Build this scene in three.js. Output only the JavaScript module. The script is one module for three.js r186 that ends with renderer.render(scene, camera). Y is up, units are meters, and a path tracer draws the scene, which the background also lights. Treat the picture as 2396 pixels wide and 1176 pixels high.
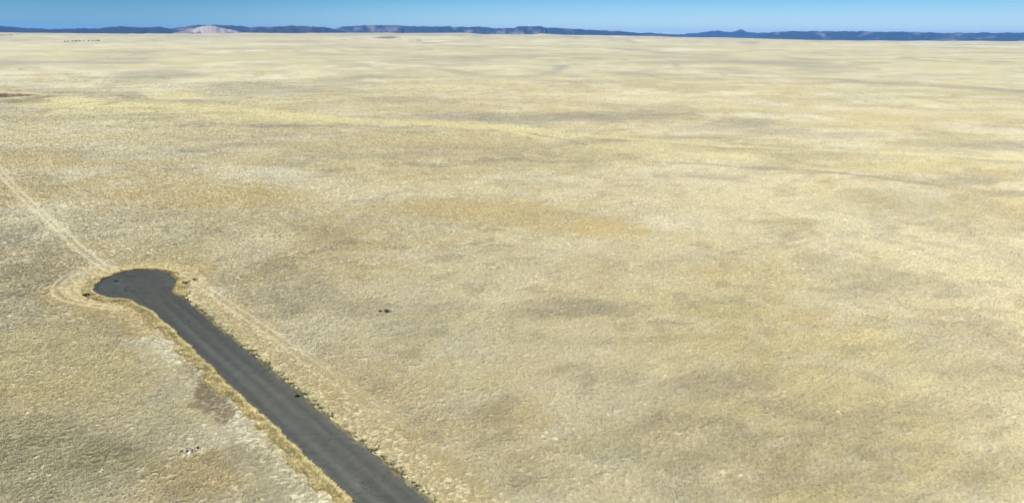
import * as THREE from 'three';
import { mergeGeometries } from 'three/addons/utils/BufferGeometryUtils.js';

// ---------------------------------------------------------------- camera, sky, sun, exposure
const scene = new THREE.Scene();
const CAM_H = 52;
const camera = new THREE.PerspectiveCamera(37.934, 2396 / 1176, 1, 90000);
camera.position.set(0, CAM_H, 0);
camera.rotation.order = 'YXZ';
camera.rotation.set(-0.28690, 0, 0.0061);

const renderer = new THREE.WebGLRenderer({ antialias: true });
renderer.toneMapping = THREE.LinearToneMapping;
renderer.toneMappingExposure = 1.58;
renderer.shadowMap.enabled = true;

const SUN_AZ = THREE.MathUtils.degToRad(-122), SUN_EL = THREE.MathUtils.degToRad(35);
const sunDir = new THREE.Vector3(Math.sin(SUN_AZ) * Math.cos(SUN_EL), Math.sin(SUN_EL), -Math.cos(SUN_AZ) * Math.cos(SUN_EL));
const sun = new THREE.DirectionalLight(new THREE.Color(1, 0.965, 0.885), 4.5);
sun.position.copy(sunDir).multiplyScalar(400); sun.target.position.set(0, 0, -150);
sun.position.add(sun.target.position);
sun.castShadow = true; sun.shadow.mapSize.set(4096, 4096);
Object.assign(sun.shadow.camera, { left: -220, right: 220, top: 220, bottom: -220, near: 1, far: 1200 });
scene.add(sun, sun.target);

{ // clear winter sky: pale at the horizon, deeper above, deepest a quarter turn away from the sun
  const W = 1024, Hh = 1024, d = new Float32Array(W * Hh * 4);
  const stops = [[-90, .2, .4, .56], [0, .47, .6, .62], [1.2, .33, .505, .59], [2.6, .155, .38, .565], [6, .07, .27, .53], [15, .045, .19, .45], [40, .032, .13, .36], [90, .024, .10, .30]];
  for (let j = 0; j < Hh; j++) {
    const el = (j + .5) / Hh * 180 - 90;
    let k = 0; while (k < stops.length - 2 && el > stops[k + 1][0]) k++;
    const A = stops[k], B = stops[k + 1], t = Math.min(1, Math.max(0, (el - A[0]) / (B[0] - A[0])));
    const e = THREE.MathUtils.degToRad(el);
    for (let i = 0; i < W; i++) {
      const ph = ((i + .5) / W - .5) * 2 * Math.PI;
      const c = Math.cos(e) * Math.cos(ph) * sunDir.x + Math.sin(e) * sunDir.y + Math.cos(e) * Math.sin(ph) * sunDir.z;
      const m = .65 + .38 * (1 - Math.exp(-c * c / .11));
      const o = (j * W + i) * 4;
      for (let q = 0; q < 3; q++) d[o + q] = (A[q + 1] + (B[q + 1] - A[q + 1]) * t) * (q === 0 ? m * m : q === 1 ? Math.pow(m, 1.3) : m);
      d[o + 3] = 1;
    }
  }
  const sky = new THREE.DataTexture(d, W, Hh, THREE.RGBAFormat, THREE.FloatType);
  sky.mapping = THREE.EquirectangularReflectionMapping; sky.magFilter = sky.minFilter = THREE.LinearFilter; sky.needsUpdate = true;
  scene.background = sky; scene.environment = sky;
}
scene.fog = new THREE.FogExp2(new THREE.Color(0.16, 0.47, 1.0), 0.000021);   // thin blue air, seen only over kilometres

// ---------------------------------------------------------------- small tools
function rng(a) { return () => { a |= 0; a = a + 0x6D2B79F5 | 0; let t = Math.imul(a ^ a >>> 15, 1 | a); t = t + Math.imul(t ^ t >>> 7, 61 | t) ^ t; return ((t ^ t >>> 14) >>> 0) / 4294967296; }; }
function hsh(x, y, s) { let h = Math.imul(x, 374761393) + Math.imul(y, 668265263) + Math.imul(s, 974634777) | 0; h = Math.imul(h ^ h >>> 13, 1274126177); return ((h ^ h >>> 16) >>> 0) / 4294967296; }
function noise(x, y, s = 0) {           // -1 .. 1
  const i = Math.floor(x), j = Math.floor(y), u = x - i, v = y - j, a = u * u * (3 - 2 * u), b = v * v * (3 - 2 * v);
  const p = hsh(i, j, s), q = hsh(i + 1, j, s), r = hsh(i, j + 1, s), t = hsh(i + 1, j + 1, s);
  return (p + (q - p) * a + (r - p + (p - q - r + t) * a) * b) * 2 - 1;
}
function fbm(x, y, s, n) { let a = 0, k = 1, w = 0; for (let i = 0; i < n; i++) { a += k * noise(x, y, s + i * 7); w += k; const t = x * 1.66 - y * 1.16 + 3.7; y = x * 1.16 + y * 1.66 + 1.3; x = t; k *= .55; } return a / w; }
const ss = (a, b, x) => { const t = Math.min(1, Math.max(0, (x - a) / (b - a))); return t * t * (3 - 2 * t); };
const lin = (r, g, b) => { const c = new THREE.Color().setRGB(r / 255, g / 255, b / 255, THREE.SRGBColorSpace); return [c.r, c.g, c.b]; };
function interp(tab, x) { if (x <= tab[0][0]) return tab[0][1]; for (let i = 1; i < tab.length; i++) if (x <= tab[i][0]) { const A = tab[i - 1], B = tab[i]; return A[1] + (B[1] - A[1]) * (x - A[0]) / (B[0] - A[0]); } return tab[tab.length - 1][1]; }
const used = {};
function numbered(n) { const k = used[n] = (used[n] ?? -1) + 1; return k ? `${n}_${String(k).padStart(3, '0')}` : n; }
function shade(o) { o.traverse(c => { if (c.isMesh) { c.castShadow = true; c.receiveShadow = true; } }); }
function top(o, name, label, category, { group, kind } = {}) {
  o.name = numbered(name); o.userData.label = label; o.userData.category = category;
  if (group) o.userData.group = group;
  if (kind) o.userData.kind = kind;
  shade(o); scene.add(o); return o;
}
function part(parent, name, geometry, material) { const m = new THREE.Mesh(geometry, material); m.name = name; parent.add(m); return m; }
function buffer(pos, idx, col, uv) {
  const g = new THREE.BufferGeometry();
  g.setAttribute('position', new THREE.Float32BufferAttribute(pos, 3));
  if (col) g.setAttribute('color', new THREE.Float32BufferAttribute(col, 3));
  if (uv) g.setAttribute('uv', new THREE.Float32BufferAttribute(uv, 2));
  if (idx) g.setIndex(idx);
  g.computeVertexNormals(); return g;
}

const GROUND = 1.12, GRASS = 0.86, DENSITY = 18;
// plant-cover patches on the ground: centre x z, half-axis x z, half-axis x z (metres), kind, strength
const PATCHES = [
  [-438,-659,25.1,-2,-27.5,-42.3,'Y',1], [-350,-587,25.9,-1.8,-28.4,-48.8,'Y',1], [-299.5,-553,33.8,-2.2,-15.9,-30.1,'Y',0.8],
  [-296.4,-645,25,-1.9,-16.2,-36.1,'Y',0.55], [-240.7,-557,43.6,-2.9,-14.3,-33.9,'Y',0.7], [-392,-677,40.8,-3.3,-16.8,-29.7,'G',0.85],
  [-339,-657,14.5,-1.1,-23.6,-46.7,'G',0.8], [-463,-709,23.1,-2,-13.9,-21.7,'G',0.5], [-383,-583,25.7,-1.8,-11.8,-18.5,'B',0.7],
  [-374,-554,18.3,-1.2,-13.2,-20.1,'G',0.6], [-333,-506,33.7,-2.1,-14.4,-22.5,'G',0.35], [-479,-1014,70.4,-8.5,-61.2,-131.4,'G',0.8],
  [-442,-891,38.5,-4.1,-33.2,-68,'G',0.6], [-262.4,-764,71.4,-6.4,-38.1,-113.1,'G',0.6], [-237.1,-607,37.2,-2.7,-15.3,-40,'G',0.5],
  [-193.9,-848,51.1,-5,-38.1,-169.6,'G',0.45], [-192.8,-506,15.7,-0.9,-6.2,-16.8,'G',1], [-223.7,-490,38.6,-2.3,-5.9,-13.2,'G',0.6],
  [-246.8,-463,46.9,-2.6,-12.2,-23.7,'O',0.5], [-182.3,-430,17.1,-0.9,-6.7,-16.4,'G',0.8], [-137.9,-424,26.7,-1.3,-3.8,-12,'G',0.85],
  [-113.6,-425,14.6,-0.7,-2.1,-8,'G',0.6], [-181.7,-966,37.7,-4.2,-9.2,-49.8,'G',0.7], [-91.7,-639,47.1,-3.5,-6.2,-44.2,'G',0.5],
  [-82.2,-756,38.4,-3.4,-6.6,-61.4,'T',0.6], [8.8,-782,31.2,-2.8,0.6,-52.6,'T',0.5], [-298.3,-1092,35.9,-4.6,-23.9,-88.7,'Y',0.4],
  [-259.8,-911,40.2,-4.3,-19.9,-70.9,'Y',0.35], [-37.7,-502,40.3,-2.3,-2.4,-33.2,'G',0.75], [19.6,-484,61.5,-3.4,1.4,-36.1,'G',0.85],
  [72.7,-503,49.6,-2.9,5.8,-41.7,'G',0.8], [110.8,-534,34.2,-2.1,6.3,-31.1,'G',0.55], [98.7,-572,39.9,-2.6,4.8,-28.5,'G',0.4],
  [146.4,-468,27.5,-1.5,9.5,-31.4,'G',0.85], [159.5,-429,22.8,-1.1,5.9,-16.3,'G',0.6], [179.3,-405,28.8,-1.3,6.2,-14.6,'G',0.5],
  [114.2,-437,25.7,-1.3,4.3,-16.9,'G',0.45], [287.6,-762,40.4,-3.4,20.8,-56.3,'T',0.5], [251.5,-525,34.1,-2,22.5,-48.3,'T',0.6],
  [270.4,-492,32.2,-1.8,17,-32,'T',0.5], [249.7,-541,19.2,-1.2,8.6,-19.2,'T',0.5], [232.5,-379,40.8,-1.8,11.4,-19.3,'O',0.8],
  [245.2,-365,24.1,-1,11.5,-17.9,'G',0.8], [314,-545,35.8,-2.2,12.7,-22.8,'W',0.5], [277,-566,50.4,-3.2,11.6,-24.5,'W',0.35],
  [115.6,-359,42.5,-1.8,4.5,-14.5,'G',0.45], [150.6,-338,30.2,-1.2,5.5,-12.9,'G',0.45], [169.8,-329,21.6,-0.8,4.8,-9.8,'G',0.3],
  [171.7,-273.3,21.4,-0.7,5.1,-8.6,'G',0.75], [169.7,-249.9,16.7,-0.5,4.6,-7.3,'G',0.6], [141.7,-278.3,16.7,-0.5,3.4,-7.1,'O',0.65],
  [104,-298.6,14.2,-0.5,1.7,-5.1,'G',0.75], [119.7,-289.4,20.8,-0.7,1.5,-3.8,'O',0.7], [-3.6,-320,14.1,-0.5,-0.1,-7,'G',0.85],
  [-14.6,-312,11,-0.4,-0.3,-5.6,'G',0.6], [24.3,-316,16.8,-0.6,0.5,-6.8,'G',0.45], [-50.6,-332,15.5,-0.6,-1.8,-12.5,'G',0.45],
  [-43.2,-307,12.6,-0.5,-0.7,-5.4,'G',0.5], [-70.3,-324,20.8,-0.8,-2.2,-10.7,'O',0.45], [-32.9,-377,48,-2.1,-2.7,-31.8,'T',0.55],
  [-67.6,-387,24.6,-1.1,-2.8,-16.7,'T',0.45], [-92,-358,24.8,-1.1,-5,-20.2,'T',0.35], [62.8,-358,35.7,-1.5,3.9,-23,'Y',0.5],
  [93.5,-332,23.6,-0.9,3,-11.2,'Y',0.6], [165.1,-312,52.2,-1.9,7.8,-15.5,'Y',0.4], [-212.5,-317,27.2,-1,-17.6,-27.5,'T',0.85],
  [-179.6,-299,12.1,-0.4,-7,-12.3,'T',0.6], [-210.4,-353,38.3,-1.6,-9.6,-16.8,'W',0.4], [-164.5,-322,31.5,-1.2,-9.2,-18.8,'W',0.35],
  [-111.5,-246.8,36,-1.1,-12.7,-29.8,'T',0.95], [-85.6,-239.6,21.2,-0.6,-6.3,-18.8,'T',0.7], [-124.2,-225.9,19.9,-0.5,-10.6,-20.5,'T',0.45],
  [-109.2,-214.2,15.2,-0.4,-5.2,-10.9,'G',0.3], [-102.2,-284.1,24.9,-0.8,-5.1,-14.8,'W',0.9], [-75.5,-265.9,18.7,-0.6,-4.9,-18,'W',0.55],
  [-54.4,-270.6,23.9,-0.8,-3.2,-16.9,'P',0.5], [-126.2,-297.7,15.6,-0.6,-3.3,-8.1,'W',0.5], [-9.2,-223.1,27.9,-0.7,-0.8,-20,'T',0.8],
  [-27.1,-228.1,17.7,-0.5,-1.5,-13.5,'T',0.6], [27,-202.1,13.4,-0.3,1.4,-11.7,'TT',0.95], [12.7,-206.8,14.9,-0.4,0.7,-13.3,'T',0.6],
  [44.4,-210,10.8,-0.3,1.8,-9.5,'W',0.9], [51.5,-202.5,7.4,-0.2,1.2,-4.9,'W',0.6], [-10.5,-255.6,21.2,-0.6,-0.4,-9.1,'P',0.5],
  [-71.3,-204.6,19.5,-0.5,-3.3,-10,'O',0.35], [78.2,-237.7,31.4,-0.9,6.1,-19.9,'P',0.4], [111.1,-231.9,28,-0.8,6.2,-13.9,'O',0.35],
  [81.7,-208.2,11.4,-0.3,1.9,-5.2,'O',0.6], [16.3,-176,12.9,-0.3,0.6,-6.8,'W',0.4], [0.2,-157,10.6,-0.2,-0,-6.8,'W',0.35],
  [-31.2,-171.3,13.5,-0.3,-1.1,-6.5,'W',0.35], [-2.4,-141.5,5.3,-0.1,-0.1,-3.6,'W',0.75], [3.1,-152.4,3.8,-0.1,0,-2.3,'W',0.5],
  [-9.5,-177.4,15.1,-0.3,-0.4,-8.5,'G',0.22], [-44.8,-142.3,13.2,-0.2,-2.9,-10.3,'G',0.45], [-53.1,-157.5,8.7,-0.2,-2.5,-8,'G',0.3],
  [-30.3,-136.1,7.6,-0.1,-1.2,-5.7,'B',0.3], [11.3,-136.3,10.2,-0.2,0.3,-4.8,'G',0.55], [2.7,-133.1,5.8,-0.1,0.1,-3.2,'B',0.45],
  [24.4,-144.6,9.9,-0.2,1,-6.4,'P',0.3], [58.7,-145.2,10.9,-0.2,2.1,-5.9,'P',0.3], [43.1,-137.4,12,-0.2,1.8,-6.3,'O',0.3],
  [80.9,-154,17.2,-0.3,3.4,-7.1,'O',0.3], [48.3,-156.3,6.8,-0.1,0.7,-2.4,'Y',0.5], [65.2,-162.9,6,-0.1,1.4,-3.9,'P',0.4],
  [-16.1,-130.6,7.3,-0.1,-0.2,-1.8,'P',0.6], [-16.8,-123.2,4.7,-0.1,-0.2,-2,'G',0.35], [-3.7,-125.5,11.8,-0.2,-0.1,-2.5,'P',0.3],
  [-107.9,-153.9,10.3,-0.2,-9.1,-14.2,'G',0.5], [-109.8,-169.8,7.2,-0.2,-5.9,-9.9,'G',0.4], [-132.5,-185.2,6.6,-0.2,-11,-16.6,'G',0.35],
  [-121.3,-203.6,8.5,-0.2,-8.3,-14.9,'O',0.3], [-92.7,-142.6,7,-0.1,-4.3,-7.2,'T',0.7], [-82.9,-132.9,7.4,-0.1,-3.1,-5.5,'T',0.45],
  [-80.8,-135.3,6.7,-0.1,-2.5,-4.7,'B',0.35], [-70.5,-126.5,4.7,-0.1,-2.5,-5,'B',0.5], [-74.2,-124.4,7,-0.1,-2.4,-4.4,'O',0.4],
  [-83.6,-124.5,11.6,-0.2,-5.5,-9.1,'P',0.5], [-75.6,-113.5,13.6,-0.2,-6.1,-10.3,'Y',0.55], [-61.5,-107,8.2,-0.1,-3.9,-7.7,'Y',0.35],
  [-75,-102.4,7.2,-0.1,-5.5,-8.6,'Y',0.45], [-62.9,-99.6,10.9,-0.1,-3.8,-6.8,'Y',0.45], [-55.3,-105.5,4.7,-0.1,-3.5,-7.6,'P',0.45],
  [-48.8,-98.4,3.2,-0,-2.3,-5.3,'P',0.7], [-43.7,-92.1,3.6,-0,-1.7,-4.1,'P',0.6], [-46.5,-100.5,2.7,-0,-2.6,-6.4,'B',1],
  [-41.9,-94.6,1.8,-0,-1.9,-5,'B',0.95], [-51.8,-106.9,1.8,-0,-1.6,-3.7,'B',0.6], [-64.8,-88.3,9.2,-0.1,-2.5,-4,'O',0.6],
  [-57.7,-83.2,10.4,-0.1,-3,-5,'O',0.75], [-49.1,-80.3,5.9,-0.1,-2.4,-4.7,'O',0.6], [-57.9,-75.7,6.1,-0.1,-2.7,-4.3,'O',0.5],
  [-52.1,-85.2,3.4,-0,-1.4,-2.7,'G',0.4], [-37.8,-77.7,5.7,-0.1,-2.3,-5.6,'T',0.75], [-34.4,-81.4,4.9,-0.1,-1.4,-3.9,'B',0.35],
  [-33.5,-75.9,5.1,-0.1,-1.3,-3.4,'T',0.5], [-39.2,-75,3,-0,-1.5,-3.4,'B',0.3], [-28.2,-76.9,4.6,-0,-1.6,-5.3,'O',0.35],
  [-31.9,-83.5,3.3,-0,-1.6,-5,'O',0.45], [-26.2,-109,7.6,-0.1,-1.5,-7.2,'T',0.4], [-18.9,-98.8,5.7,-0.1,-1.1,-6.7,'T',0.5],
  [-23.9,-119.4,11.3,-0.2,-1,-5.6,'Y',0.25], [-10,-106.1,10.9,-0.1,-0.5,-6.1,'Y',0.35], [-11.6,-90.1,7.1,-0.1,-0.5,-4.6,'T',0.35],
  [-0.9,-91.4,4.2,-0.1,-0,-3.1,'O',0.4], [2.7,-93.2,5.5,-0.1,0.1,-3.7,'T',0.4], [13.9,-106.3,9.6,-0.1,0.4,-4,'B',0.25],
  [21.5,-111.2,12.8,-0.2,0.6,-3.6,'P',0.25], [53.6,-120.5,19.9,-0.3,1.9,-5,'Y',0.3], [68.9,-113.6,14.6,-0.2,2.7,-5.2,'P',0.4],
  [48.6,-99.6,12.3,-0.2,2.3,-5.5,'P',0.45], [68.1,-100,10.4,-0.1,4,-6.9,'P',0.5], [56.9,-93.2,3.7,-0,0.8,-1.5,'Y',0.6],
  [31.3,-95.4,9.3,-0.1,0.9,-3.3,'Y',0.35], [37.7,-90.7,7.2,-0.1,1.1,-3,'Y',0.35], [11.6,-86,7.4,-0.1,0.4,-3.8,'O',0.4],
  [22.1,-82,6.6,-0.1,0.7,-2.9,'O',0.35], [2.9,-78.1,7.8,-0.1,0.1,-3.6,'O',0.3], [47.7,-84.2,5,-0.1,1,-2.1,'G',0.5],
  [47.5,-79.4,2.7,-0,1.2,-2.4,'G',0.5], [56.6,-78.6,2.6,-0,1.4,-2.4,'G',0.55], [61.6,-80.6,4.3,-0,3,-4.8,'O',0.5],
  [35.1,-80.2,4.3,-0,1,-2.8,'B',0.3], [38.6,-75.7,8.2,-0.1,0.9,-2.1,'O',0.4], [16.9,-119.9,15.2,-0.2,0.3,-2.3,'O',0.4],
  [34.9,-122.1,12.4,-0.2,0.5,-2,'O',0.45], [77,-128.8,16.3,-0.3,1.6,-3,'G',0.35], [29.4,-129.1,4.9,-0.1,0.3,-1.7,'G',0.5],
  [-814,-1214,74.9,-11.4,-62.1,-93.8,'O',0.4], [-1092,-1805,169.9,-39.6,-61.7,-102.7,'O',0.5], [-1075,-2186,173.4,-48.8,-61.2,-125.3,'O',0.5],
  [441,-1559,120,-20.2,35.8,-128.1,'T',0.3], [483,-1613,182.7,-31.7,20.3,-68.5,'G',0.6], [744,-1605,78.7,-13.2,19.9,-43.5,'B',0.8],
  [227.9,-2026,234.4,-52.4,14.4,-129.2,'O',0.5], [306,-667,75.1,-5.6,12.9,-28.9,'O',0.55], [296.2,-1750,307,-58.9,16.2,-96.7,'O',0.4],
  [656,-1156,98.7,-12.1,23.8,-42.6,'O',0.5], [-1257,-7557,131,-129.7,-78.7,-474,'D',1], [2120,-6810,131.1,-80.7,299.1,-963,'R',0.9],
  [3165,-11299,510,-474,481,-1720,'R',0.5], [-2720,-4275,100,-69.4,-181.1,-285.5,'R',0.5], [-2245,-5282,66.5,-52.8,-159.9,-377,'R',0.55],
  [-1386,-2152,112.8,-32.6,-40.4,-63.1,'O',0.6], [-722,-1100,6.9,-0.9,-16.7,-25.7,'D',0.5],
];
// strips of another cover: points x z half-width, kind, strength
const STRIPS = [
  [[[-352,-556,23.8],[-288.4,-556,22.7],[-226,-537,20.5],[-161.4,-499,17.2],[-105.7,-456,14.1],[-51.9,-448,13.4],[-4.9,-431,12.4],[22.9,-391,10.3]],'Y',0.95],
  [[[-299,-508,19.6],[-229.3,-509,18.6],[-188.2,-478,16.2],[-142.8,-456,14.4],[-102.2,-441,13.2]],'Y',0.7],
  [[[-333,-708,17.9],[-276,-632,14.2],[-208.1,-603,12.5],[-183,-589,11.8]],'Y',0.5],
  [[[-189.7,-589,5.9],[-150.6,-624,6.5]],'Y',0.6],
  [[[-194.3,-526,12.9],[-152.5,-488,11],[-98.8,-461,9.6]],'Y',0.8],
  [[[-107.8,-466,12.3],[-25.7,-445,11],[12.4,-425,10.1]],'Y',0.8],
  [[[-5,-435,5.5],[46.5,-399,4.6],[106.1,-363,4],[162.1,-346,3.8],[228.9,-326,3.8],[277.2,-314,3.8]],'Y',0.95],
  [[[9.6,-408,2.6],[29.1,-383,2.3],[36.4,-366,2.1]],'G',0.9],
  [[[63.6,-317,2.6],[80.7,-311,2.5],[102.2,-298.5,2.4],[128.8,-290.6,2.3],[144.2,-276.6,2.2],[156.6,-263.7,2]],'G',0.75],
  [[[-402,-582,9.8],[-392,-598,10.2],[-396,-632,11.2]],'B',1],
  [[[-305,-555,4.6],[-305,-570,4.8]],'B',0.8],
  [[[-198.3,-914,14.6],[-192.8,-995,17.2],[-166,-1079,20.1],[-117.6,-1085,20.2],[-33.9,-1179,23.6]],'O',0.8],
  [[[439,-1948,65.4],[473,-1609,45.5],[528,-1414,36],[579,-1364,34.1]],'G',0.6],
  [[[-624,-1375,26.3],[-470,-1659,36.2],[-213.8,-1884,45.1]],'O',0.6],
  [[[-100.7,-434,3.2],[-73.7,-423,3],[-59.6,-428,3.1]],'G',0.6],
  [[[-89.7,-130.4,0.3],[-88.5,-139.9,0.3],[-89.1,-150.7,0.3]],'T',0.4],
];

// ---------------------------------------------------------------- the road's outline (a straight lane that ends in a turning circle)
const RD = { x: -0.6517, z: -0.7585 };                         // along the road, away from the camera
const roadPts = [];
{
  const R = s => [-9.0 + RD.x * s, -73.1 + RD.z * s], L = s => [-18.75 + RD.x * s, -73.0 + RD.z * s];
  const raw = [];
  for (let s = -190; s < 88; s += 4) raw.push(R(s));
  raw.push([-67.6, -141.4], [-69.6, -143.6], [-71.2, -146.4], [-72.3, -149.2], [-73.4, -152.2], [-75.4, -155.6], [-78.6, -158.5], [-82.6, -159.7], [-86.4, -159.3], [-89.0, -157.2], [-90.1, -154.0], [-90.2, -150.4], [-89.0, -146.2], [-86.2, -142.6], [-82.0, -140.3], [-78.0, -139.0], [-75.0, -136.8], [-72.4, -134.2]);
  for (let s = 78; s > -190; s -= 4) raw.push(L(s));
  const c = new THREE.CatmullRomCurve3(raw.map(p => new THREE.Vector3(p[0], 0, p[1])), true, 'centripetal');
  for (let i = 0; i < 620; i++) {
    const p = c.getPoint(i / 620), q = c.getTangent(i / 620), k = .2 * noise(p.x * 1.1, p.z * 1.1, 5) + .22 * noise(p.x * .25, p.z * .25, 6) + (p.z < -136 ? .4 * noise(p.x * .5, p.z * .5, 7) : 0);
    roadPts.push([p.x - q.z * k, p.z + q.x * k]);
  }
}
function roadDist(x, z) {                                       // metres outside the asphalt, negative on it
  const s = (x + 13.9) * RD.x + (z + 73) * RD.z, t = Math.abs((x + 13.9) * -RD.z + (z + 73) * RD.x);
  const quick = Math.min(t - 3.7, Math.hypot(x + 80, z + 149.5) - 10.5);
  if (quick > 16 || s > 130) return Math.max(16, quick);
  let best = 1e9, inside = false;
  for (let i = 0, j = roadPts.length - 1; i < roadPts.length; j = i++) {
    const [ax, az] = roadPts[j], [bx, bz] = roadPts[i];
    if ((az > z) !== (bz > z) && x < (bx - ax) * (z - az) / (bz - az) + ax) inside = !inside;
    const ex = bx - ax, ez = bz - az, k = Math.min(1, Math.max(0, ((x - ax) * ex + (z - az) * ez) / (ex * ex + ez * ez)));
    best = Math.min(best, (x - ax - ex * k) ** 2 + (z - az - ez * k) ** 2);
  }
  return (inside ? -1 : 1) * Math.sqrt(best);
}
const across = (x, z) => (x + 13.9) * -RD.z + (z + 73) * RD.x;   // + on the right of the road
const along = (x, z) => (x + 13.9) * RD.x + (z + 73) * RD.z;

// ---------------------------------------------------------------- lie of the land
const CREST = [[-33.9, -.0002], [-29.3, -.0004], [-24.2, -.0003], [-12.7, .0018], [-6.4, .0028], [-3.2, .003], [-2.3, .0013], [1.6, .0017], [2.05, .0028], [3.8, .0014], [9.5, .0001], [12.6, -.0009], [15.6, -.0009], [18.6, -.0021], [21.4, -.0032], [24.1, -.0036], [33.8, -.0029]];
function height(x, z, rd) {
  const r = Math.hypot(x, z), near = ss(3, 14, rd ?? roadDist(x, z));
  let h = near * (.22 * noise(x / 13, z / 13, 21) + .1 * noise(x / 5, z / 5, 22));
  h += ss(190, 520, r) * (2.3 * noise(x / 150, z / 150, 23) + .75 * noise(x / 52, z / 52, 24));
  h += ss(900, 2600, r) * (1 - ss(9000, 13000, r)) * (8 * noise(x / 900, z / 900, 25) + 3 * noise(x / 310, z / 310, 29)) + ss(3500, 6500, r) * (1 - ss(12500, 14000, r)) * (9 * noise(x / 1300, z / 1300, 27) + 9 * noise(x / 420, z / 420, 28));
  if (r > 5000) {
    const az = Math.atan2(x, -z) * 57.2958;
    h += ss(5000, 14000, r) * (interp(CREST, az) * 14000 + CAM_H + 5 * noise(x / 1500, z / 1500, 26)) - ss(14200, 17500, r) * 260;
  }
  return h;
}

// ---------------------------------------------------------------- what covers the land: dry grass of several kinds
const KINDS = { Y: lin(222, 208, 150), T: lin(203, 182, 129), TT: lin(210, 187, 129), W: lin(220, 210, 176), G: lin(162, 152, 126), B: lin(150, 131, 97), O: lin(176, 167, 124), P: lin(216, 203, 156), D: lin(92, 84, 60), R: lin(180, 152, 130) };
const BASE1 = lin(202, 186, 138), BASE2 = lin(187, 171, 132), BASE3 = lin(216, 201, 154), BASE4 = lin(172, 158, 122);
const patches = PATCHES.map(([x, z, ax, az, bx, bz, k, s]) => {
  const D = ax * bz - az * bx, R = Math.hypot(ax, az) + Math.hypot(bx, bz), sz = Math.sqrt(Math.abs(D));
  return { x, z, i: [bz / D, -bx / D, -az / D, ax / D], R2: (R * 1.5) ** 2, sz, mn: Math.min(Math.hypot(ax, az), Math.hypot(bx, bz)), c: KINDS[k], s };
});
const strips = STRIPS.map(([p, k, s]) => ({ p, c: KINDS[k], s, box: [Math.min(...p.map(q => q[0])), Math.max(...p.map(q => q[0])), Math.min(...p.map(q => q[1])), Math.max(...p.map(q => q[1]))], m: Math.max(...p.map(q => q[2])) }));
const C = [0, 0, 0];
function mixC(c, k) { C[0] += (c[0] - C[0]) * k; C[1] += (c[1] - C[1]) * k; C[2] += (c[2] - C[2]) * k; }
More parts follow.
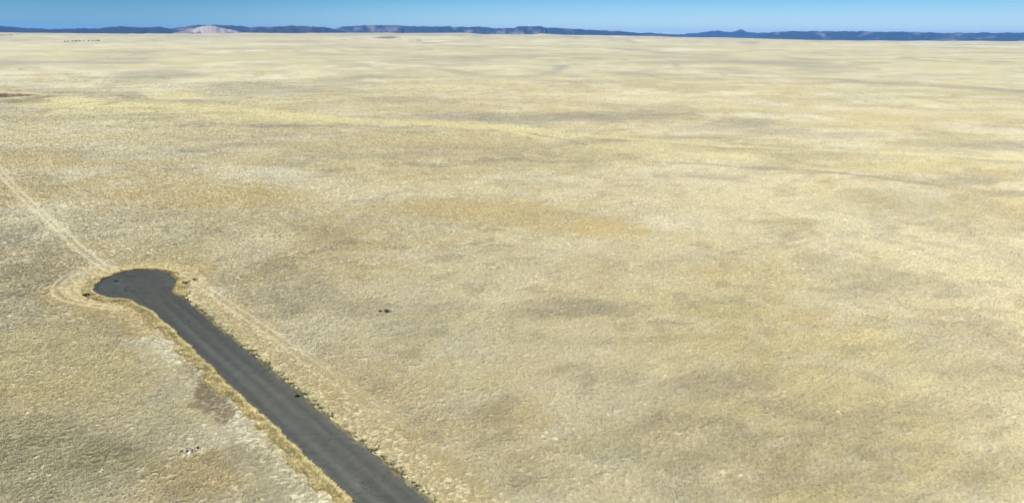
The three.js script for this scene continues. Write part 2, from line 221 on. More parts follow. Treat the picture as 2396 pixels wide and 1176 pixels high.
function cover(x, z, rd, cell, jit = 0) {                        // base colour of the plants at a place; details finer than the mesh cell are left out
  const amp = l => 1 - ss(.6, 1.7, cell / l);
  const n1 = fbm(x / 46, z / 46, 31, 3), n2 = noise(x / 9, z / 9, 41) * amp(9) + .6 * noise(x / 3.7, z / 3.7, 42) * amp(3.7), n4 = fbm(x / 24 + 7, z / 24, 61, 2) * amp(24);
  const wx = x * .82 + z * -.57, wz = x * .57 + z * .82, n7 = noise(wx / 7.5, wz / 2.2, 47) * amp(2.2) + .6 * noise(wx / 16, wz / 5, 48) * amp(5);   // windblown streaks
  let f = 0, g = 0, l = 42, k = .66;
  for (let o = 0; o < 6; o++, l *= 2.1, k *= .93) { const a = amp(l) * k; if (a > 0) { f += a * noise(x / l + 5, z / l, 71 + o); g += a * noise(x / l, z / l - 9, 81 + o); } }
  for (let q = 0; q < 3; q++) C[q] = BASE1[q];
  mixC(BASE2, ss(-.1, .6, .5 * f + .5 * n1 + .3 * n2 + .2 * n7 + jit * .5) * .8);
  mixC(BASE3, ss(-.05, .6, -.5 * f - n1 * .4 + .3 * n2 - .2 * n4 - .35 * n7 - jit * .5) * .85);
  mixC(BASE4, ss(.15, .8, n4 + .35 * n2 + .35 * n7 + jit * .4) * .5);
  mixC(KINDS.O, ss(.2, .95, g + .2 * n4 + jit * .3) * .36); mixC(KINDS.P, ss(.25, 1, -g + .3 * f + .2 * n2) * .35); mixC(KINDS.G, ss(.55, 1.2, f + .4 * g + .15 * n7) * .34); mixC(KINDS.W, ss(.3, 1, -f + .2 * n2) * .5);
  const hx = x + 9 * noise(x / 31, z / 31, 44), hz = z + 9 * noise(x / 31 + 40, z / 31, 45);
  const w1 = noise(hx / 34, hz / 34, 46) * amp(34) + .55 * noise(hx / 13, hz / 13, 49) * amp(13) + .3 * n7, w2 = noise(hx / 19 + 8, hz / 19, 52) * amp(19) + .4 * noise(hx / 47, hz / 47, 53) * amp(47) + .35 * n7;
  mixC(KINDS.W, ss(.32, .62, w1 + jit * .2) * .5); mixC(KINDS.G, ss(.4, .85, w2 + jit * .25) * .3); mixC(KINDS.T, ss(.45, .85, -w2 + .2 * n2 + jit * .2) * .3);
  const w3 = noise(hx / 5.2, hz / 5.2, 64) * amp(5) + .6 * noise(x / 2.1, z / 2.1, 65) * amp(2) + .4 * n7, w4 = noise(hx / 6.4 + 3, hz / 6.4, 66) * amp(6) + .6 * noise(x / 2.5, z / 2.5, 67) * amp(2.5) - .3 * n7;
  mixC(KINDS.W, ss(.3, .75, w3 + jit * .2) * .34); mixC(KINDS.G, ss(.3, .8, w4 + jit * .2) * .32);
  const wash = Math.max(1 - Math.abs(noise(x / 620 + .25 * noise(x / 90, z / 90, 95), z / 620, 96)) / (.05 + cell / 1500), .8 * (1 - Math.abs(noise(x / 1700, z / 1700 + .2 * noise(x / 200, z / 200, 97), 98)) / (.03 + cell / 3000)));
  if (wash > 0 && rd > 60) mixC(KINDS.G, Math.min(1, wash * 1.6) * ss(-.35, .2, noise(x / 260, z / 260, 99)) * .7);
  const wob = .45 * n4 + .5 * noise(x / 15, z / 15, 43) * amp(15) + .25 * n2;
  for (const p of patches) {
    const dx = x - p.x, dz = z - p.z;
    if (dx * dx + dz * dz > p.R2) continue;
    const u = dx * p.i[0] + dz * p.i[1], v = dx * p.i[2] + dz * p.i[3];
    const d = Math.sqrt(u * u + v * v) + .42 * fbm(x / p.sz * 2.4, z / p.sz * 2.4, 91, 3) + .16 * wob + jit * .3 + .16 * n7;
    const k = 1 - ss(.6, 1.12, d);
    if (k > 0) mixC(p.c, k * p.s * .88 * (.85 + .2 * n2));
  }
  for (const s of strips) {
    const m = s.m * 2.5; if (x < s.box[0] - m || x > s.box[1] + m || z < s.box[2] - m || z > s.box[3] + m) continue;
    let k = 0;
    for (let i = 1; i < s.p.length; i++) {
      const A = s.p[i - 1], B = s.p[i], ex = B[0] - A[0], ez = B[1] - A[1], t = Math.min(1, Math.max(0, ((x - A[0]) * ex + (z - A[1]) * ez) / (ex * ex + ez * ez)));
      const w = A[2] + (B[2] - A[2]) * t, d = Math.hypot(x - A[0] - ex * t, z - A[1] - ez * t) / w;
      k = Math.max(k, 1 - ss(.5, 1.3, d + .4 * wob + jit * .3 + .3 * n7));
    }
    if (k > 0) mixC(s.c, k * s.s * (.72 + .4 * wob + .3 * n1));
  }
  if (rd < 14) {                                                 // bladed shoulders: tan, thin grass beside the asphalt
    const t = across(x, z), sA = along(x, z);
    if (t > 0 && sA < 96) mixC(KINDS.T, (1 - ss(5, 9.5, rd + 1.5 * n2)) * .9 * (.8 + .2 * n4));
    else if (sA > 70) mixC(KINDS.T, (1 - ss(5, 10.5, rd + 1.8 * n2)) * .9);
    mixC(KINDS.Y, (1 - ss(.6, 1.9, rd + .5 * n2)) * (t < 0 ? .85 : .5));
  }
  return C;
}

// ---------------------------------------------------------------- ground: one sheet out to the far crest and the plain behind it
function grain(size, seed, f) {
  const d = new Uint8Array(size * size * 4);
  for (let j = 0; j < size; j++) for (let i = 0; i < size; i++) { const c = f(i / size, j / size, i, j), o = (j * size + i) * 4; d[o] = c[0]; d[o + 1] = c[1]; d[o + 2] = c[2]; d[o + 3] = 255; }
  const t = new THREE.DataTexture(d, size, size, THREE.RGBAFormat); t.wrapS = t.wrapT = THREE.RepeatWrapping; t.magFilter = t.minFilter = THREE.LinearFilter; t.needsUpdate = true; return t;
}
const tileNoise = (u, v, n, s) => { const x = u * n, y = v * n, i = Math.floor(x), j = Math.floor(y), a = x - i, b = y - j, g = (p, q) => hsh((p % n + n) % n, (q % n + n) % n, s); const A = a * a * (3 - 2 * a), B = b * b * (3 - 2 * b); return (g(i, j) * (1 - A) + g(i + 1, j) * A) * (1 - B) + (g(i, j + 1) * (1 - A) + g(i + 1, j + 1) * A) * B; };
const thatch = grain(1024, 3, (u, v, i, j) => {                 // litter and stubble, 20 m across
  const a = tileNoise(u, v, 40, 1), b = tileNoise(u, v, 128, 2), c = tileNoise(u, v, 512, 3), k = 150 + (a - .5) * 46 + (b - .5) * 74 + (c - .5) * 80;
  return [k * 1.01, k, k * .97].map(q => Math.min(255, Math.max(20, q)));
});
{
  const rows = [0.5, 15, 35, 50];
  for (let k = 0; k <= 620; k++) rows.push(1 / (1 / 60 + (1 / 2200 - 1 / 60) * k / 620));
  while (rows[rows.length - 1] < 33000) rows.push(rows[rows.length - 1] * 1.021);
  const cols = [];
  for (let k = 0; k <= 760; k++) cols.push(-46 + 92 * k / 760);
  for (let a = 49; a < 314; a += 5) cols.push(a);
  const nc = cols.length, pos = [], col = [], uv = [], idx = [];
  rows.forEach((r, j) => {
    const dr = j ? r - rows[j - 1] : 1;
    for (const a of cols) {
      const t = a * Math.PI / 180, x = r * Math.sin(t), z = -r * Math.cos(t), rd = r < 320 ? roadDist(x, z) : 99;
      const wide = a > 46 ? r * .087 : 0, c = cover(x, z, rd, Math.max(dr * .6, wide));
      pos.push(x, height(x, z, rd), z); col.push(c[0] * 1.5, c[1] * 1.5, c[2] * 1.5); uv.push(x / 20, z / 20);
    }
  });
  for (let j = 0; j + 1 < rows.length; j++) for (let i = 0; i < nc; i++) {
    const a = j * nc + i, b = j * nc + (i + 1) % nc, c = a + nc, d = b + nc;
    idx.push(a, b, c, b, d, c);
  }
  const m = new THREE.MeshStandardMaterial({ vertexColors: true, map: thatch, roughness: 1 });
  m.color.setScalar(GROUND);
  top(new THREE.Mesh(buffer(pos, idx, col, uv), m), 'ground', 'wide dry grassland plain reaching to the far hills', 'grassland', { kind: 'structure' });
}

// ---------------------------------------------------------------- road
{
  const sh = new THREE.Shape(roadPts.map(p => new THREE.Vector2(p[0], -p[1])));
  const g = new THREE.ExtrudeGeometry(sh, { depth: .12, bevelEnabled: false, steps: 1 });
  g.rotateX(-Math.PI / 2); g.translate(0, -.05, 0);
  const P = g.attributes.position, U = g.attributes.uv;
  for (let i = 0; i < P.count; i++) U.setXY(i, (P.getX(i) + 100) / 120, (P.getZ(i) + 170) / 120);
  const N = 2048, d = new Uint8Array(N * N * 4), q = rng(11);
  const arcs = [[-80.2, -146.6, 1.7, .9, 3.4], [-79.7, -147.1, 2.6, 1.2, 3.2], [-80.6, -146.2, 3.5, 2.0, 3.5], [-79, -148.4, 5.2, .3, 1.6], [-83.5, -150, 4.6, 3.4, 5.2], [-82.8, -149.6, 6.2, 2.6, 4.3]];
  for (let j = 0; j < N; j++) for (let i = 0; i < N; i++) {
    const x = i / N * 120 - 100, z = j / N * 120 - 170, o = (j * N + i) * 4;
    const t = across(x, z), s = along(x, z);
    if (Math.abs(t) > 5.5 && Math.hypot(x + 80, z + 149.5) > 13) { d[o] = d[o + 1] = d[o + 2] = 60; d[o + 3] = 255; continue; }
    let k = 85 + 6 * fbm(t / 1.4, s / 60, 3, 2) + 5 * fbm(t / .5 + 3, s / 22, 13, 2) + 4 * noise(x / .7, z / .7, 5) + (q() - .5) * 9;
    const lane = 1 - ss(84, 92, s);
    k -= lane * 12 * Math.exp(-(((t + .15 + .3 * noise(s / 20, 1, 8)) / .55) ** 2)) * (.6 + .4 * noise(s / 9, 3, 9));
    k -= lane * 7 * Math.exp(-(((t - 2.1) / .5) ** 2)) + lane * 4 * Math.exp(-(((t + 2.2) / .5) ** 2));
    k += lane * 6 * Math.exp(-(((t + 1.1) / .5) ** 2)) + lane * 4 * Math.exp(-(((t - 1.1) / .6) ** 2));
    k -= 19 * ss(10, 95, s);                                     // the turning circle was laid with a darker mix
    if (s > 70) for (const [ax, az, R, a0, a1] of arcs) { const e = Math.hypot(x - ax, z - az), a = (Math.atan2(z - az, x - ax) + 2 * Math.PI) % (2 * Math.PI); if (a > a0 && a < a1) k -= 27 * Math.exp(-(((e - R) / .16) ** 2)) * (.7 + .5 * noise(a * 6, R, 3)); }
        const rd = Math.abs(t) < 2.6 && s < 80 ? 2 : -roadDist(x, z), dust = (1 - ss(.05, .75, rd + .45 * noise(x / 1.1, z / 1.1, 14))) * ss(-.25, .5, noise(x / .35, z / .35, 15) + .5 * noise(x / 2.5, z / 2.5, 16));
    k += 3 * fbm(x / 6.3, z / 6.3, 17, 3) * ss(70, 90, s) - 5 * ss(.3, .6, fbm(x / 2.7 + 9, z / 2.7, 19, 3)) * ss(75, 95, s);
    const cr = Math.min(Math.abs(noise(x / 4.5 + .3 * noise(x / .6, z / .6, 23), z / 4.5, 24)), Math.abs(noise(x / 2.8, z / 2.8 + .3 * noise(x / .5, z / .5, 25), 26)) + .012); if (cr < .014) k -= 15;
    const drift = ss(.35, .8, fbm(x / 3.1, z / 3.1, 83, 3) + .35 * noise(x / .3, z / .3, 84)); k += 10 * drift;
    const warm = 1.5 * noise(x / 9, z / 9, 12);
    d[o] = k + 2 + warm + (138 - k) * dust * .75; d[o + 1] = k + (122 - k) * dust * .75; d[o + 2] = k - 13 - warm + (92 - k) * dust * .75; d[o + 3] = 255;
  }
  const tx = new THREE.DataTexture(d, N, N, THREE.RGBAFormat); tx.colorSpace = THREE.SRGBColorSpace; tx.magFilter = tx.minFilter = THREE.LinearFilter; tx.wrapS = tx.wrapT = THREE.MirroredRepeatWrapping; tx.needsUpdate = true;
  top(new THREE.Mesh(g, new THREE.MeshStandardMaterial({ map: tx, roughness: .92 })), 'road', 'grey asphalt road ending in a round turning circle', 'road', { kind: 'structure' });
}

// ---------------------------------------------------------------- two-rut dirt tracks
const TRACKS = [
  { p: [[-224, -311], [-197.3, -278.6], [-169, -244.8], [-151, -224.3], [-127.8, -198.1], [-106, -173.3], [-96.6, -163.4], [-91.2, -158.6]], off: .95, w: .24, seed: 3, label: 'pale two-rut dirt track running from the turning circle to the left', c: lin(202, 184, 141) },
  { p: [[-70.5, -153.5], [-67.6, -149.5], [-60, -141], [-53.1, -133.3], [-42.8, -121.8], [-34, -111.4], [-26, -102.4], [-17, -92]], off: .8, w: .2, seed: 8, label: 'faint two-rut trail in the grass right of the road', c: lin(200, 179, 132) },
  { p: [[-96.2, -163], [-98.8, -158.6], [-98.8, -151.5], [-95.6, -144.5], [-90, -139.4], [-83.5, -136.6], [-78, -134.6]], off: .8, w: .19, seed: 12, label: 'curved wheel ruts in the tan dirt left of the turning circle', c: lin(206, 184, 138) },
  { p: [[-95.5, -157.5], [-95.2, -151], [-92.8, -145], [-88.4, -140.6]], off: .75, w: .13, seed: 15, label: 'inner curved wheel ruts close to the turning circle edge', c: lin(206, 186, 140) },
];
for (const T of TRACKS) T.curve = new THREE.CatmullRomCurve3(T.p.map(p => new THREE.Vector3(p[0], 0, p[1]))), T.pts = T.curve.getSpacedPoints(160);
for (const T of TRACKS) T.box = [Math.min(...T.pts.map(p => p.x)) - 4, Math.max(...T.pts.map(p => p.x)) + 4, Math.min(...T.pts.map(p => p.z)) - 4, Math.max(...T.pts.map(p => p.z)) + 4];
function trackDist(x, z) {                                        // distance to the edge of the nearest rut
  let best = 9;
  for (const T of TRACKS) {
    if (x < T.box[0] || x > T.box[1] || z < T.box[2] || z > T.box[3]) continue;
    let e = 1e9;
    for (let i = 1; i < T.pts.length; i++) { const A = T.pts[i - 1], B = T.pts[i], ex = B.x - A.x, ez = B.z - A.z, t = Math.min(1, Math.max(0, ((x - A.x) * ex + (z - A.z) * ez) / (ex * ex + ez * ez))); e = Math.min(e, (x - A.x - ex * t) ** 2 + (z - A.z - ez * t) ** 2); }
    best = Math.min(best, Math.abs(Math.sqrt(e) - T.off) - T.w * (T.seed === 8 ? ss(-97, -128, z) : 1));
  }
  return best;
}
for (const T of TRACKS) {
  const g = new THREE.Group();
  for (const side of [-1, 1]) {
    const pos = [], idx = [], uv = [], n = 300;
    for (let i = 0; i <= n; i++) {
      const p = T.curve.getPointAt(i / n), t = T.curve.getTangentAt(i / n), L = i / n * 100;
      const fade = T.seed === 3 ? 1 : .12 + .88 * Math.min(1, i / 60, (n - i) / 120);
      for (let q = 0; q <= 4; q++) {
        const e = (q / 2 - 1), w = T.w * fade * (1 + .5 * noise(L * .6, side * 9 + e, T.seed) + .3 * noise(L * 2, side * 5 + e, T.seed)), o = side * T.off + .14 * noise(L * .2, side, T.seed + 1) + e * w;
        const x = p.x - t.z * o, z = p.z + t.x * o;
        pos.push(x, height(x, z) + (Math.abs(e) === 1 ? .004 : .03), z); uv.push(x / 9, z / 9);
        if (i < n && q < 4) { const a = i * 5 + q; idx.push(a, a + 5, a + 1, a + 1, a + 5, a + 6); }
      }
    }
    const m = new THREE.MeshStandardMaterial({ map: thatch, roughness: 1 }); m.color.setRGB(...T.c.map(c => c * 1.5 * GROUND)); m.side = THREE.DoubleSide;
    part(g, 'rut', buffer(pos, idx, null, uv), m);
  }
  top(g, 'dirt_track', T.label, 'track', { kind: 'structure' });
}

// ---------------------------------------------------------------- grass
function tuft(n, hMin, hMax, spread, width, lean, seed) {          // leaning blades of a bunch, each bent once
  const q = rng(seed), pos = [], idx = [];
  for (let k = 0; k < n; k++) {
    const a = q() * 6.283, rr = spread * Math.sqrt(q()), bx = Math.cos(a) * rr, bz = Math.sin(a) * rr, h = hMin + (hMax - hMin) * q();
    let dx = Math.cos(a) * .55 + lean + (q() - .5) * .7, dz = Math.sin(a) * .55 + (q() - .5) * .9;
    const l = Math.hypot(dx, dz) || 1, sx = -dz / l, sz = dx / l, w = width * (.7 + .6 * q());
    const m = [bx + dx * h * .35, h * .62, bz + dz * h * .35], e = [bx + dx * h, h * (.75 + .2 * q()), bz + dz * h];
    const o = pos.length / 3;
    pos.push(bx - sx * w, -.04, bz - sz * w, bx + sx * w, -.04, bz + sz * w, m[0] - sx * w * .8, m[1], m[2] - sz * w * .8, m[0] + sx * w * .8, m[1], m[2] + sz * w * .8, ...e);
    idx.push(o, o + 1, o + 2, o + 1, o + 3, o + 2, o + 2, o + 3, o + 4);
  }
  return buffer(pos, idx);
}
const straw = new THREE.MeshStandardMaterial({ roughness: 1, side: THREE.DoubleSide });
straw.color.setRGB(GRASS, GRASS * .97, GRASS * .89);
const M4 = new THREE.Matrix4(), Q4 = new THREE.Quaternion(), V1 = new THREE.Vector3(), V2 = new THREE.Vector3(), UPV = new THREE.Vector3(0, 1, 0), COL = new THREE.Color();
function field(name, label, geometry, items) {                      // items: x, y, z, turn, scale, height scale, r, g, b
  const n = items.length / 9, im = new THREE.InstancedMesh(geometry, straw, n);
  for (let i = 0; i < n; i++) {
    const o = i * 9; Q4.setFromAxisAngle(UPV, items[o + 3]); V1.set(items[o], items[o + 1], items[o + 2]); V2.set(items[o + 4], items[o + 5], items[o + 4]);
    im.setMatrixAt(i, M4.compose(V1, Q4, V2)); im.setColorAt(i, COL.setRGB(items[o + 6], items[o + 7], items[o + 8]));
  }
  return top(im, name, label, 'grass', { kind: 'stuff' });
}
const WIND = .55;
{
  const q = rng(101), it = [], N0 = DENSITY, R0 = 125, nearPart = (R0 * R0 - 55 * 55) / 2, farPart = R0 * R0 * Math.log(1500 / R0), total = 1.46 * N0 * (nearPart + farPart);
  for (let k = 0; k < total; k++) {
    const u = q() * (nearPart + farPart), r = u < nearPart ? Math.sqrt(55 * 55 + 2 * u) : R0 * Math.exp((u - nearPart) / R0 / R0), a = (q() - .5) * 1.46;
    if (q() < ss(550, 1450, r)) continue;
    const x = r * Math.sin(a), z = -r * Math.cos(a), rd = r < 320 ? roadDist(x, z) : 99;
    if (rd < .25) continue;
    const td = r < 380 ? trackDist(x, z) : 9; if (td < .08 && q() < (r > 190 ? .97 : .8)) continue;
    if (Math.hypot(x + 41.3, (z + 83.7) * 1.1) < 1.7 && q() < .55) continue;                       // thin grass round the stone heap
    const wx = x * .82 - z * .57, wz = x * .57 + z * .82, cl = .75 * noise(x / .3, z / .3, 55) + .25 * noise(x / 1.7, z / 1.7, 56) + .65 * noise(wx / 3.4, wz / .62, 57);            // bunches and gaps
    if (cl < -.7 && q() < .6) continue;
    if (rd < 5 && q() < .45) continue;
    const c = cover(x, z, rd, .3, q() + q() - 1), y = height(x, z, rd), grow = 1 + 1.3 * ss(160, 1000, r), tone = (.84 + .22 * q()) * (1 + .1 * cl), grey = q() < .16 ? .2 : 0, L = (c[0] + c[1] + c[2]) / 3;
    const bare = ss(.2, .05, c[1]) * .3;
    it.push(x, y, z, WIND + (q() - .5) * 2.2, (.75 + .5 * q()) * grow, (.56 + .42 * q() + .2 * Math.max(0, cl) - bare) * (td < 1 ? .6 : 1) * (rd < 8 ? .62 : 1), ...c.map(v => (v + (L - v) * grey) * tone));
  }
  field('dry_grass', 'short dry bunch grass covering the open plain', tuft(20, .11, .28, .19, .021, .5, 7), it);
}
{ // taller straw-coloured grass hugging the asphalt
  const q = rng(202), it = [];
  for (let k = 0; k < 66000; k++) {
    const i = Math.floor(q() * roadPts.length), [ax, az] = roadPts[i], [bx, bz] = roadPts[(i + 1) % roadPts.length], t = q();
    let ex = bx - ax, ez = bz - az; const l = Math.hypot(ex, ez) || 1; ex /= l; ez /= l;
    const mx = ax + (bx - ax) * t, mz = az + (bz - az) * t, sA = along(mx, mz); if (sA < -8) continue;
    const left = across(mx, mz) < 0 || sA > 88, wide = (left ? 1.45 : 1.0) * (1 + .5 * noise(mx / 2.1, mz / 2.1, 76)) * (sA > 84 && mz < -152 ? .5 : 1);
    const n = noise(mx / 1.3, mz / 1.3, 77) * .35;
    const off = -.18 + n * .7 + wide * (left ? -Math.log(1 - .9 * q()) * .5 : q() * q()) , x = mx + ez * off, z = mz - ex * off;
    const x2 = mx - ez * off, z2 = mz + ex * off, out = roadDist(x, z) > roadDist(x2, z2);
    const px = out ? x : x2, pz = out ? z : z2, rd = roadDist(px, pz);
    if (!left && noise(px / 1.1, pz / 1.1, 78) < -.15 + .3 * q()) continue;
    if (q() > (left ? .9 : .5) || trackDist(px, pz) < .3) continue;
    const c = left ? lin(246, 224, 152) : lin(228, 212, 160), tone = .74 + .34 * q() + .14 * noise(px / .8, pz / .8, 79), m = q() * .6;
    it.push(px, Math.max(0, height(px, pz, rd)), pz, q() * 6.28, .7 + .5 * q(), ((left ? .42 : .42) + .5 * q() * q()) * (1 + .45 * noise(px / 1.2, pz / 1.2, 80)), ...c.map((v, j) => (v + (KINDS.P[j] - v) * m) * tone));
  }
  field('verge_grass', 'tall straw-yellow grass fringing the asphalt road edges', tuft(20, .2, .52, .22, .03, .2, 9), it);
}

// ---------------------------------------------------------------- shrubs, weeds, stones, debris
function foliage(rx, ry, n, leaf, seed, flat = 0) {                 // leaf-sized faces through an uneven crown
  const q = rng(seed), pos = [], idx = [];
  const lobes = Array.from({ length: 5 }, () => [(q() - .5) * rx * 1.1, ry * (.35 + .6 * q()), (q() - .5) * rx * 1.1, .45 + .35 * q()]);
  for (let k = 0; k < n; k++) {
    const L = lobes[Math.floor(q() * 5)], u = q() * 2 - 1, a = q() * 6.283, s = Math.cbrt(.25 + .75 * q()) * L[3], w = Math.sqrt(1 - u * u);
    const c = new THREE.Vector3(L[0] + Math.cos(a) * w * rx * s, Math.max(leaf * .4, L[1] + u * ry * s * .7), L[2] + Math.sin(a) * w * rx * s);
    const t = new THREE.Vector3(q() - .5, q() - .5, q() - .5).normalize(), b = new THREE.Vector3(q() - .5, q() - .2, q() - .5).cross(t).normalize(), l = leaf * (.6 + .8 * q());
    const o = pos.length / 3;
    for (const [i, j] of [[-1, 0], [0, -.5], [1, 0], [0, .5]]) pos.push(c.x + (t.x * i + b.x * j) * l, Math.max(.01, c.y + (t.y * i + b.y * j) * l), c.z + (t.z * i + b.z * j) * l);
    idx.push(o, o + 1, o + 2, o, o + 2, o + 3);
  }
  return buffer(pos, idx);
}
function stems(n, h, spread, r, seed) {
  const q = rng(seed), gs = [];
  for (let k = 0; k < n; k++) {
    const a = q() * 6.283, e = new THREE.Vector3(Math.cos(a) * spread * q(), h * (.7 + .3 * q()), Math.sin(a) * spread * q());
    gs.push(new THREE.TubeGeometry(new THREE.QuadraticBezierCurve3(new THREE.Vector3(0, -.05, 0), new THREE.Vector3(e.x * .25, e.y * .6, e.z * .25), e), 4, r, 4));
  }
  return mergeGeometries(gs);
}
const leafMat = (r, g, b) => new THREE.MeshStandardMaterial({ color: new THREE.Color(...lin(r, g, b)), roughness: .9, side: THREE.DoubleSide });
const barkMat = leafMat(88, 74, 58);
function shrub(x, z, rx, ry, col, label, seed, name = 'shrub', category = 'shrub', group) {
  const g = new THREE.Group();
  part(g, 'foliage', foliage(rx, ry, 260, Math.min(rx, ry) * .22, seed), leafMat(...col));
  part(g, 'stem', stems(6, ry * .9, rx * .6, .012, seed + 1), barkMat);
  g.position.set(x, height(x, z), z);
  return top(g, name, label, category, { group });
}
shrub(-87.9, -141.6, .85, .55, [82, 70, 44], 'low dark brown bush left of the turning circle', 31);
shrub(-32.0, -98.6, .36, .3, [52, 46, 32], 'dark bush at the right edge of the road', 32);
shrub(-24.6, -133.9, .5, .55, [112, 104, 58], 'larger olive bush alone in the middle of the field', 33);
shrub(-25.9, -134.3, .33, .35, [120, 110, 64], 'smaller olive bush beside the larger one in the field', 34);
shrub(-71.0, -149.9, .55, .5, [102, 110, 62], 'green bush right of the turning circle', 35);
shrub(-70.2, -152.4, .5, .35, [140, 116, 78], 'rusty tan bush just behind the green bush at the turning circle', 36);
{
  const g0 = new THREE.Group();
  part(g0, 'foliage', foliage(.2, .3, 70, .07, 41), leafMat(116, 112, 74));
  part(g0, 'stem', stems(4, .28, .14, .008, 42), barkMat);
  const q = rng(43); let first = true;
  for (let s = -4; s < 86; s += .45 + 1.1 * q()) {
    if (noise(s / 7, 2, 44) < -.25 && q() < .7) continue;
    const t = 3.72 + .12 + .3 * q(), x = -13.9 + RD.x * s - RD.z * t, z = -73 + RD.z * s + RD.x * t;
    const o = first ? g0 : g0.clone(); first = false;
    o.position.set(x, .0, z); o.rotation.y = q() * 6.28; o.scale.setScalar(.55 + .65 * q());
    top(o, 'roadside_weed', 'small dark weed in the grass at the right edge of the road', 'weed', { group: 'weeds along the right road edge' });
  }
}
function stone(r, seed) {
  const g = new THREE.IcosahedronGeometry(r, 2), P = g.attributes.position;
  for (let i = 0; i < P.count; i++) { const x = P.getX(i), y = P.getY(i), z = P.getZ(i), k = 1 + .28 * noise(x / r * 1.1 + seed, z / r * 1.1 + y / r * .8, seed) + .1 * noise(x / r * 3, y / r * 3 + z / r, seed + 2); P.setXYZ(i, x * k, y * k * .72, z * k); }
  g.computeVertexNormals(); return g;
}
{
  const q = rng(51), mats = [lin(214, 202, 178), lin(206, 188, 166), lin(150, 132, 112), lin(84, 70, 58), lin(62, 52, 44)].map(c => new THREE.MeshStandardMaterial({ color: new THREE.Color(...c), roughness: .95 }));
  const tone = ['whitish', 'pale pinkish', 'greyish brown', 'dark brown', 'blackish'];
  for (let k = 0; k < 16; k++) {
    const t = q(), r = .12 + .1 * q(), x = -42.7 + 2.9 * t + (q() - .5) * .5, z = -82.8 - 1.8 * t + (q() - .5) * 1.3, m = k % 5;
    const o = new THREE.Mesh(stone(r, 60 + k), mats[m]); o.position.set(x, height(x, z) + r * .42, z); o.rotation.y = q() * 6;
    top(o, 'stone', `${tone[m]} stone in the small heap on the grass left of the road`, 'stone', { group: `${tone[m]} stones of the heap` });
  }
}
{ // crumpled black scrap on the turning circle
  const g = new THREE.IcosahedronGeometry(.36, 3), P = g.attributes.position;
  for (let i = 0; i < P.count; i++) { const x = P.getX(i), y = P.getY(i), z = P.getZ(i), k = 1 + .45 * noise(x * 5, z * 5 + y * 3, 8); P.setXYZ(i, x * k * 1.5, Math.max(-.08, y * k * .55), z * k); }
  g.computeVertexNormals();
  const o = new THREE.Mesh(g, new THREE.MeshStandardMaterial({ color: new THREE.Color(.012, .012, .013), roughness: .7 })); o.position.set(-86.5, .14, -151); o.rotation.y = .4;
  top(o, 'scrap_lump', 'small black lump of scrap lying on the turning circle', 'scrap');
}

// ---------------------------------------------------------------- earth bank far left
{
  const c = new THREE.CatmullRomCurve3([[-520, -628], [-462, -610], [-441, -610], [-424, -628], [-408, -652]].map(p => new THREE.Vector3(p[0], 0, p[1]))), pos = [], idx = [], col = [], n = 120, K = 6, prof = [[-9, -.6], [-4.5, 1.5], [-1.2, 3.4], [1.2, 3.5], [4.2, 1.4], [8, -.6]];
  const soil = lin(120, 98, 72), dry = lin(186, 166, 112);
  for (let i = 0; i <= n; i++) {
    const p = c.getPointAt(i / n), t = c.getTangentAt(i / n), end = ss(0, .12, i / n) * (1 - ss(.75, 1, i / n));
    prof.forEach(([o, h], k) => {
      const e = o + .8 * noise(i * .3, k * 3, 4), x = p.x - t.z * e, z = p.z + t.x * e;
      pos.push(x, height(x, z) + (h < 0 ? h : h * .75 * end * (1 + .25 * noise(i * .25, k, 6))), z);
      const m = ss(-.4, .5, noise(i * .4, k * 1.7, 9)); col.push(...soil.map((s, j) => s + (dry[j] - s) * m * .6));
      if (i < n && k < K - 1) { const a = i * K + k; idx.push(a, a + K, a + 1, a + 1, a + K, a + K + 1); }
    });
  }
  top(new THREE.Mesh(buffer(pos, idx, col), new THREE.MeshStandardMaterial({ vertexColors: true, roughness: 1, side: THREE.DoubleSide })), 'earth_bank', 'low brown earth bank far off at the left edge', 'bank', { kind: 'structure' });
}

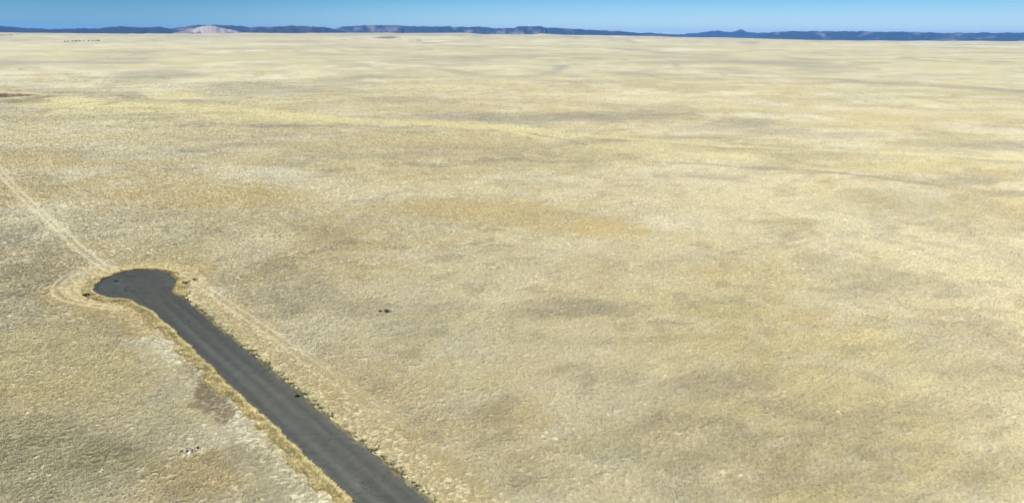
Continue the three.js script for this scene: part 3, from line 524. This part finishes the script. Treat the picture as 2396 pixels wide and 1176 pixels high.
// ---------------------------------------------------------------- far trees
const juniper = leafMat(70, 74, 52);
{
  const crowns = [71, 72, 73].map(s => foliage(2.2, 3.4, 420, .6, s)), trunk = new THREE.CylinderGeometry(.14, .24, 2.6, 6).translate(0, 1.2, 0), q = rng(74);
  for (let k = 0; k < 22; k++) {
    const t = (k + .9 * (q() - .5)) / 21, x = -2600 - 70 * t, z = -4420 - 470 * t + (q() - .5) * 60, g = new THREE.Group();
    const big = k < 3 || q() < .3 ? 1.7 : .9 + .7 * q();
    part(g, 'crown', crowns[k % 3], juniper).position.y = .7; part(g, 'trunk', trunk, barkMat);
    g.position.set(x, height(x, z), z); g.rotation.y = q() * 6; g.scale.setScalar(big);
    top(g, 'juniper_tree', 'small dark tree in the distant row on the left', 'tree', { group: 'distant row of trees on the left' });
  }
  const lone = [[3105, -3260, 'tiny lone dark tree far off on the right plain']];
  lone.forEach(([x, z, label], k) => { const g = new THREE.Group(); part(g, 'crown', crowns[k], juniper).position.y = .7; part(g, 'trunk', trunk, barkMat); g.position.set(x, height(x, z), z); g.scale.setScalar(k ? .8 : 1.2); top(g, 'juniper_tree', label, 'tree'); });
  const G = [[-4969, -7478, 75, 55, 'dark grove of trees at the far left below the mountains'], [-6112, -11212, 110, 40, 'small dark grove of trees below the left mountains'], [-5257, -10690, 90, 30, 'narrow grove of trees left of the pale hill'], [-5050, -11301, 100, 45, 'dark grove of trees in front of the pale hill at its left foot'], [-4690, -12361, 110, 45, 'dark grove of trees in front of the pale hill at its right foot']];
  for (const [x, z, w, n, label] of G) {
    const im = new THREE.InstancedMesh(crowns[0], juniper, n);
    for (let i = 0; i < n; i++) { const a = (q() + q() - 1) * w, b = (q() - .5) * w * .8, s = 1.2 + 1.6 * q(); V1.set(x + a, height(x + a, z + b), z + b); V2.set(s * 1.5, s, s * 1.5); im.setMatrixAt(i, M4.compose(V1, Q4.setFromAxisAngle(UPV, q() * 6), V2)); }
    top(im, 'tree_grove', label, 'trees', { kind: 'stuff' });
  }
}

// ---------------------------------------------------------------- hills and mountains on the horizon (bearing in degrees, slope of the sight line to the crest)
function range(name, label, tab, r0, depth, base, colour, rough, seed) {
  const a0 = tab[0][0], a1 = tab[tab.length - 1][0], n = Math.round((a1 - a0) / .055), rows = 26, pos = [], idx = [], col = [];
  for (let i = 0; i <= n; i++) {
    const az = a0 + (a1 - a0) * i / n, e = interp(tab, az) + .0004 * noise(az * 3.1, 1, seed) + .0003 * noise(az * 7, 2, seed);
    for (let j = 0; j <= rows; j++) {
      const v = j / rows, rr = r0 + depth * (v - .5) * 2, crest = CAM_H + e * r0, up = v <= .5 ? v * 2 : 2 - v * 2;
      const t = az / 57.2958, x = rr * Math.sin(t), z = -rr * Math.cos(t);
      const rid = 1 - Math.abs(noise(az * rough + 1.3 * noise(rr / 900, az, seed + 3), rr / 2600, seed + 4)), sh = Math.pow(up, .9) - (1 - up) * up * 1.24 * (.1 + .9 * rid * rid) * (name === 'pale_hill' ? .3 : 1);
      pos.push(x, base + (crest - base) * sh, z);
      col.push(...colour(az, up, rid, x, z));
      if (i < n && j < rows) { const a = i * (rows + 1) + j; idx.push(a, a + rows + 1, a + 1, a + 1, a + rows + 1, a + rows + 2); }
    }
  }
  const m = new THREE.MeshStandardMaterial({ vertexColors: true, roughness: 1, side: THREE.DoubleSide });
  top(new THREE.Mesh(buffer(pos, idx, col), m), name, label, name.includes('hill') ? 'hill' : 'mountains', { kind: 'structure' });
}
const pine = [.014, .018, .013], rock = [.22, .17, .14], scrub = [.03, .031, .022];
const wooded = (amt, seed) => (az, up, rid, x, z) => { const k = ss(.25, .75, fbm(x / 480, z / 480, seed, 3) + amt), m = ss(-.3, .5, noise(x / 1800, z / 1800, seed + 5)); return pine.map((p, j) => (p + (scrub[j] - p) * m * .6) * (1 - k) + rock[j] * k); };
range('mountain_range', 'dark blue wooded mountain range along the left horizon', [[-46, .006], [-40, .0075], [-36, .006], [-33.9, .0067], [-32.6, .0051], [-31.2, .0038], [-30.2, .0048], [-28.5, .0054], [-27.25, .008], [-26, .0065], [-24.9, .0074], [-24.15, .0058], [-23.05, .0087], [-22.5, .0105], [-21.7, .0099], [-21.4, .0107], [-19.7, .0093], [-19.15, .0081], [-17.4, .0091], [-15.65, .0104], [-14.2, .0089], [-13.3, .0074], [-12.4, .004], [-11.5, -.004]], 19500, 1800, -200, wooded(-.08, 3), 1.1, 11);
range('mountain_range', 'blue mountain range with pale rocky faces at the middle of the horizon', [[-14.5, -.004], [-13.4, .006], [-12.6, .0099], [-11.1, .0116], [-9.55, .0121], [-8, .0113], [-6.4, .0104], [-4.8, .0109], [-3.2, .0105], [-2.3, .0109], [-1.3, .0091], [0, .0095], [.4, .0114], [1.4, .0115], [2.04, .0121], [2.5, .0103], [4.8, .0087], [6.35, .0072], [7.6, .0068], [9.5, .0043], [10, .0046], [11.4, .0030], [12.5, .001], [13.5, -.006]], 25500, 1900, -200, wooded(.2, 9), 1.3, 22);
range('mountain_range', 'pale blue twin peaks far off right of the middle', [[10, .0022], [12.6, .0032], [13.8, .0052], [15, .0079], [15.9, .0059], [16.3, .0072], [16.62, .009], [16.85, .0074], [17.07, .0058], [18.5, .005], [20, .004], [22, -.002]], 37000, 1600, -200, wooded(-.5, 14), .9, 33);
range('mountain_range', 'long flat-topped blue plateau along the right horizon', [[16.5, -.004], [17.8, .002], [18.6, .0052], [19.4, .0069], [21.35, .0073], [24, .0074], [25.7, .007], [27.2, .0069], [29.2, .006], [31.6, .0062], [33.8, .0061], [38, .0065], [46, .006]], 31000, 2200, -200, wooded(.02, 27), 1.1, 44);
range('pale_hill', 'low whitish rocky hill before the left mountains', [[-25.6, -.008], [-24.2, .0002], [-23.4, .0033], [-22.8, .0058], [-22.4, .0078], [-22.1, .0092], [-21.3, .0094], [-20.9, .0071], [-20.3, .0052], [-19.75, .0027], [-19.2, .0008], [-17.8, -.008]], 15200, 700, -60, (az, up, rid, x, z) => { const k = ss(-.15, .5, noise(x / 260, z / 160, 5) + .6 * noise(x / 110, z / 90, 6)); return [.44, .36, .29].map((v, j) => v + ([.13, .1, .08][j] - v) * k * .85); }, 1.6, 55);

renderer.render(scene, camera);
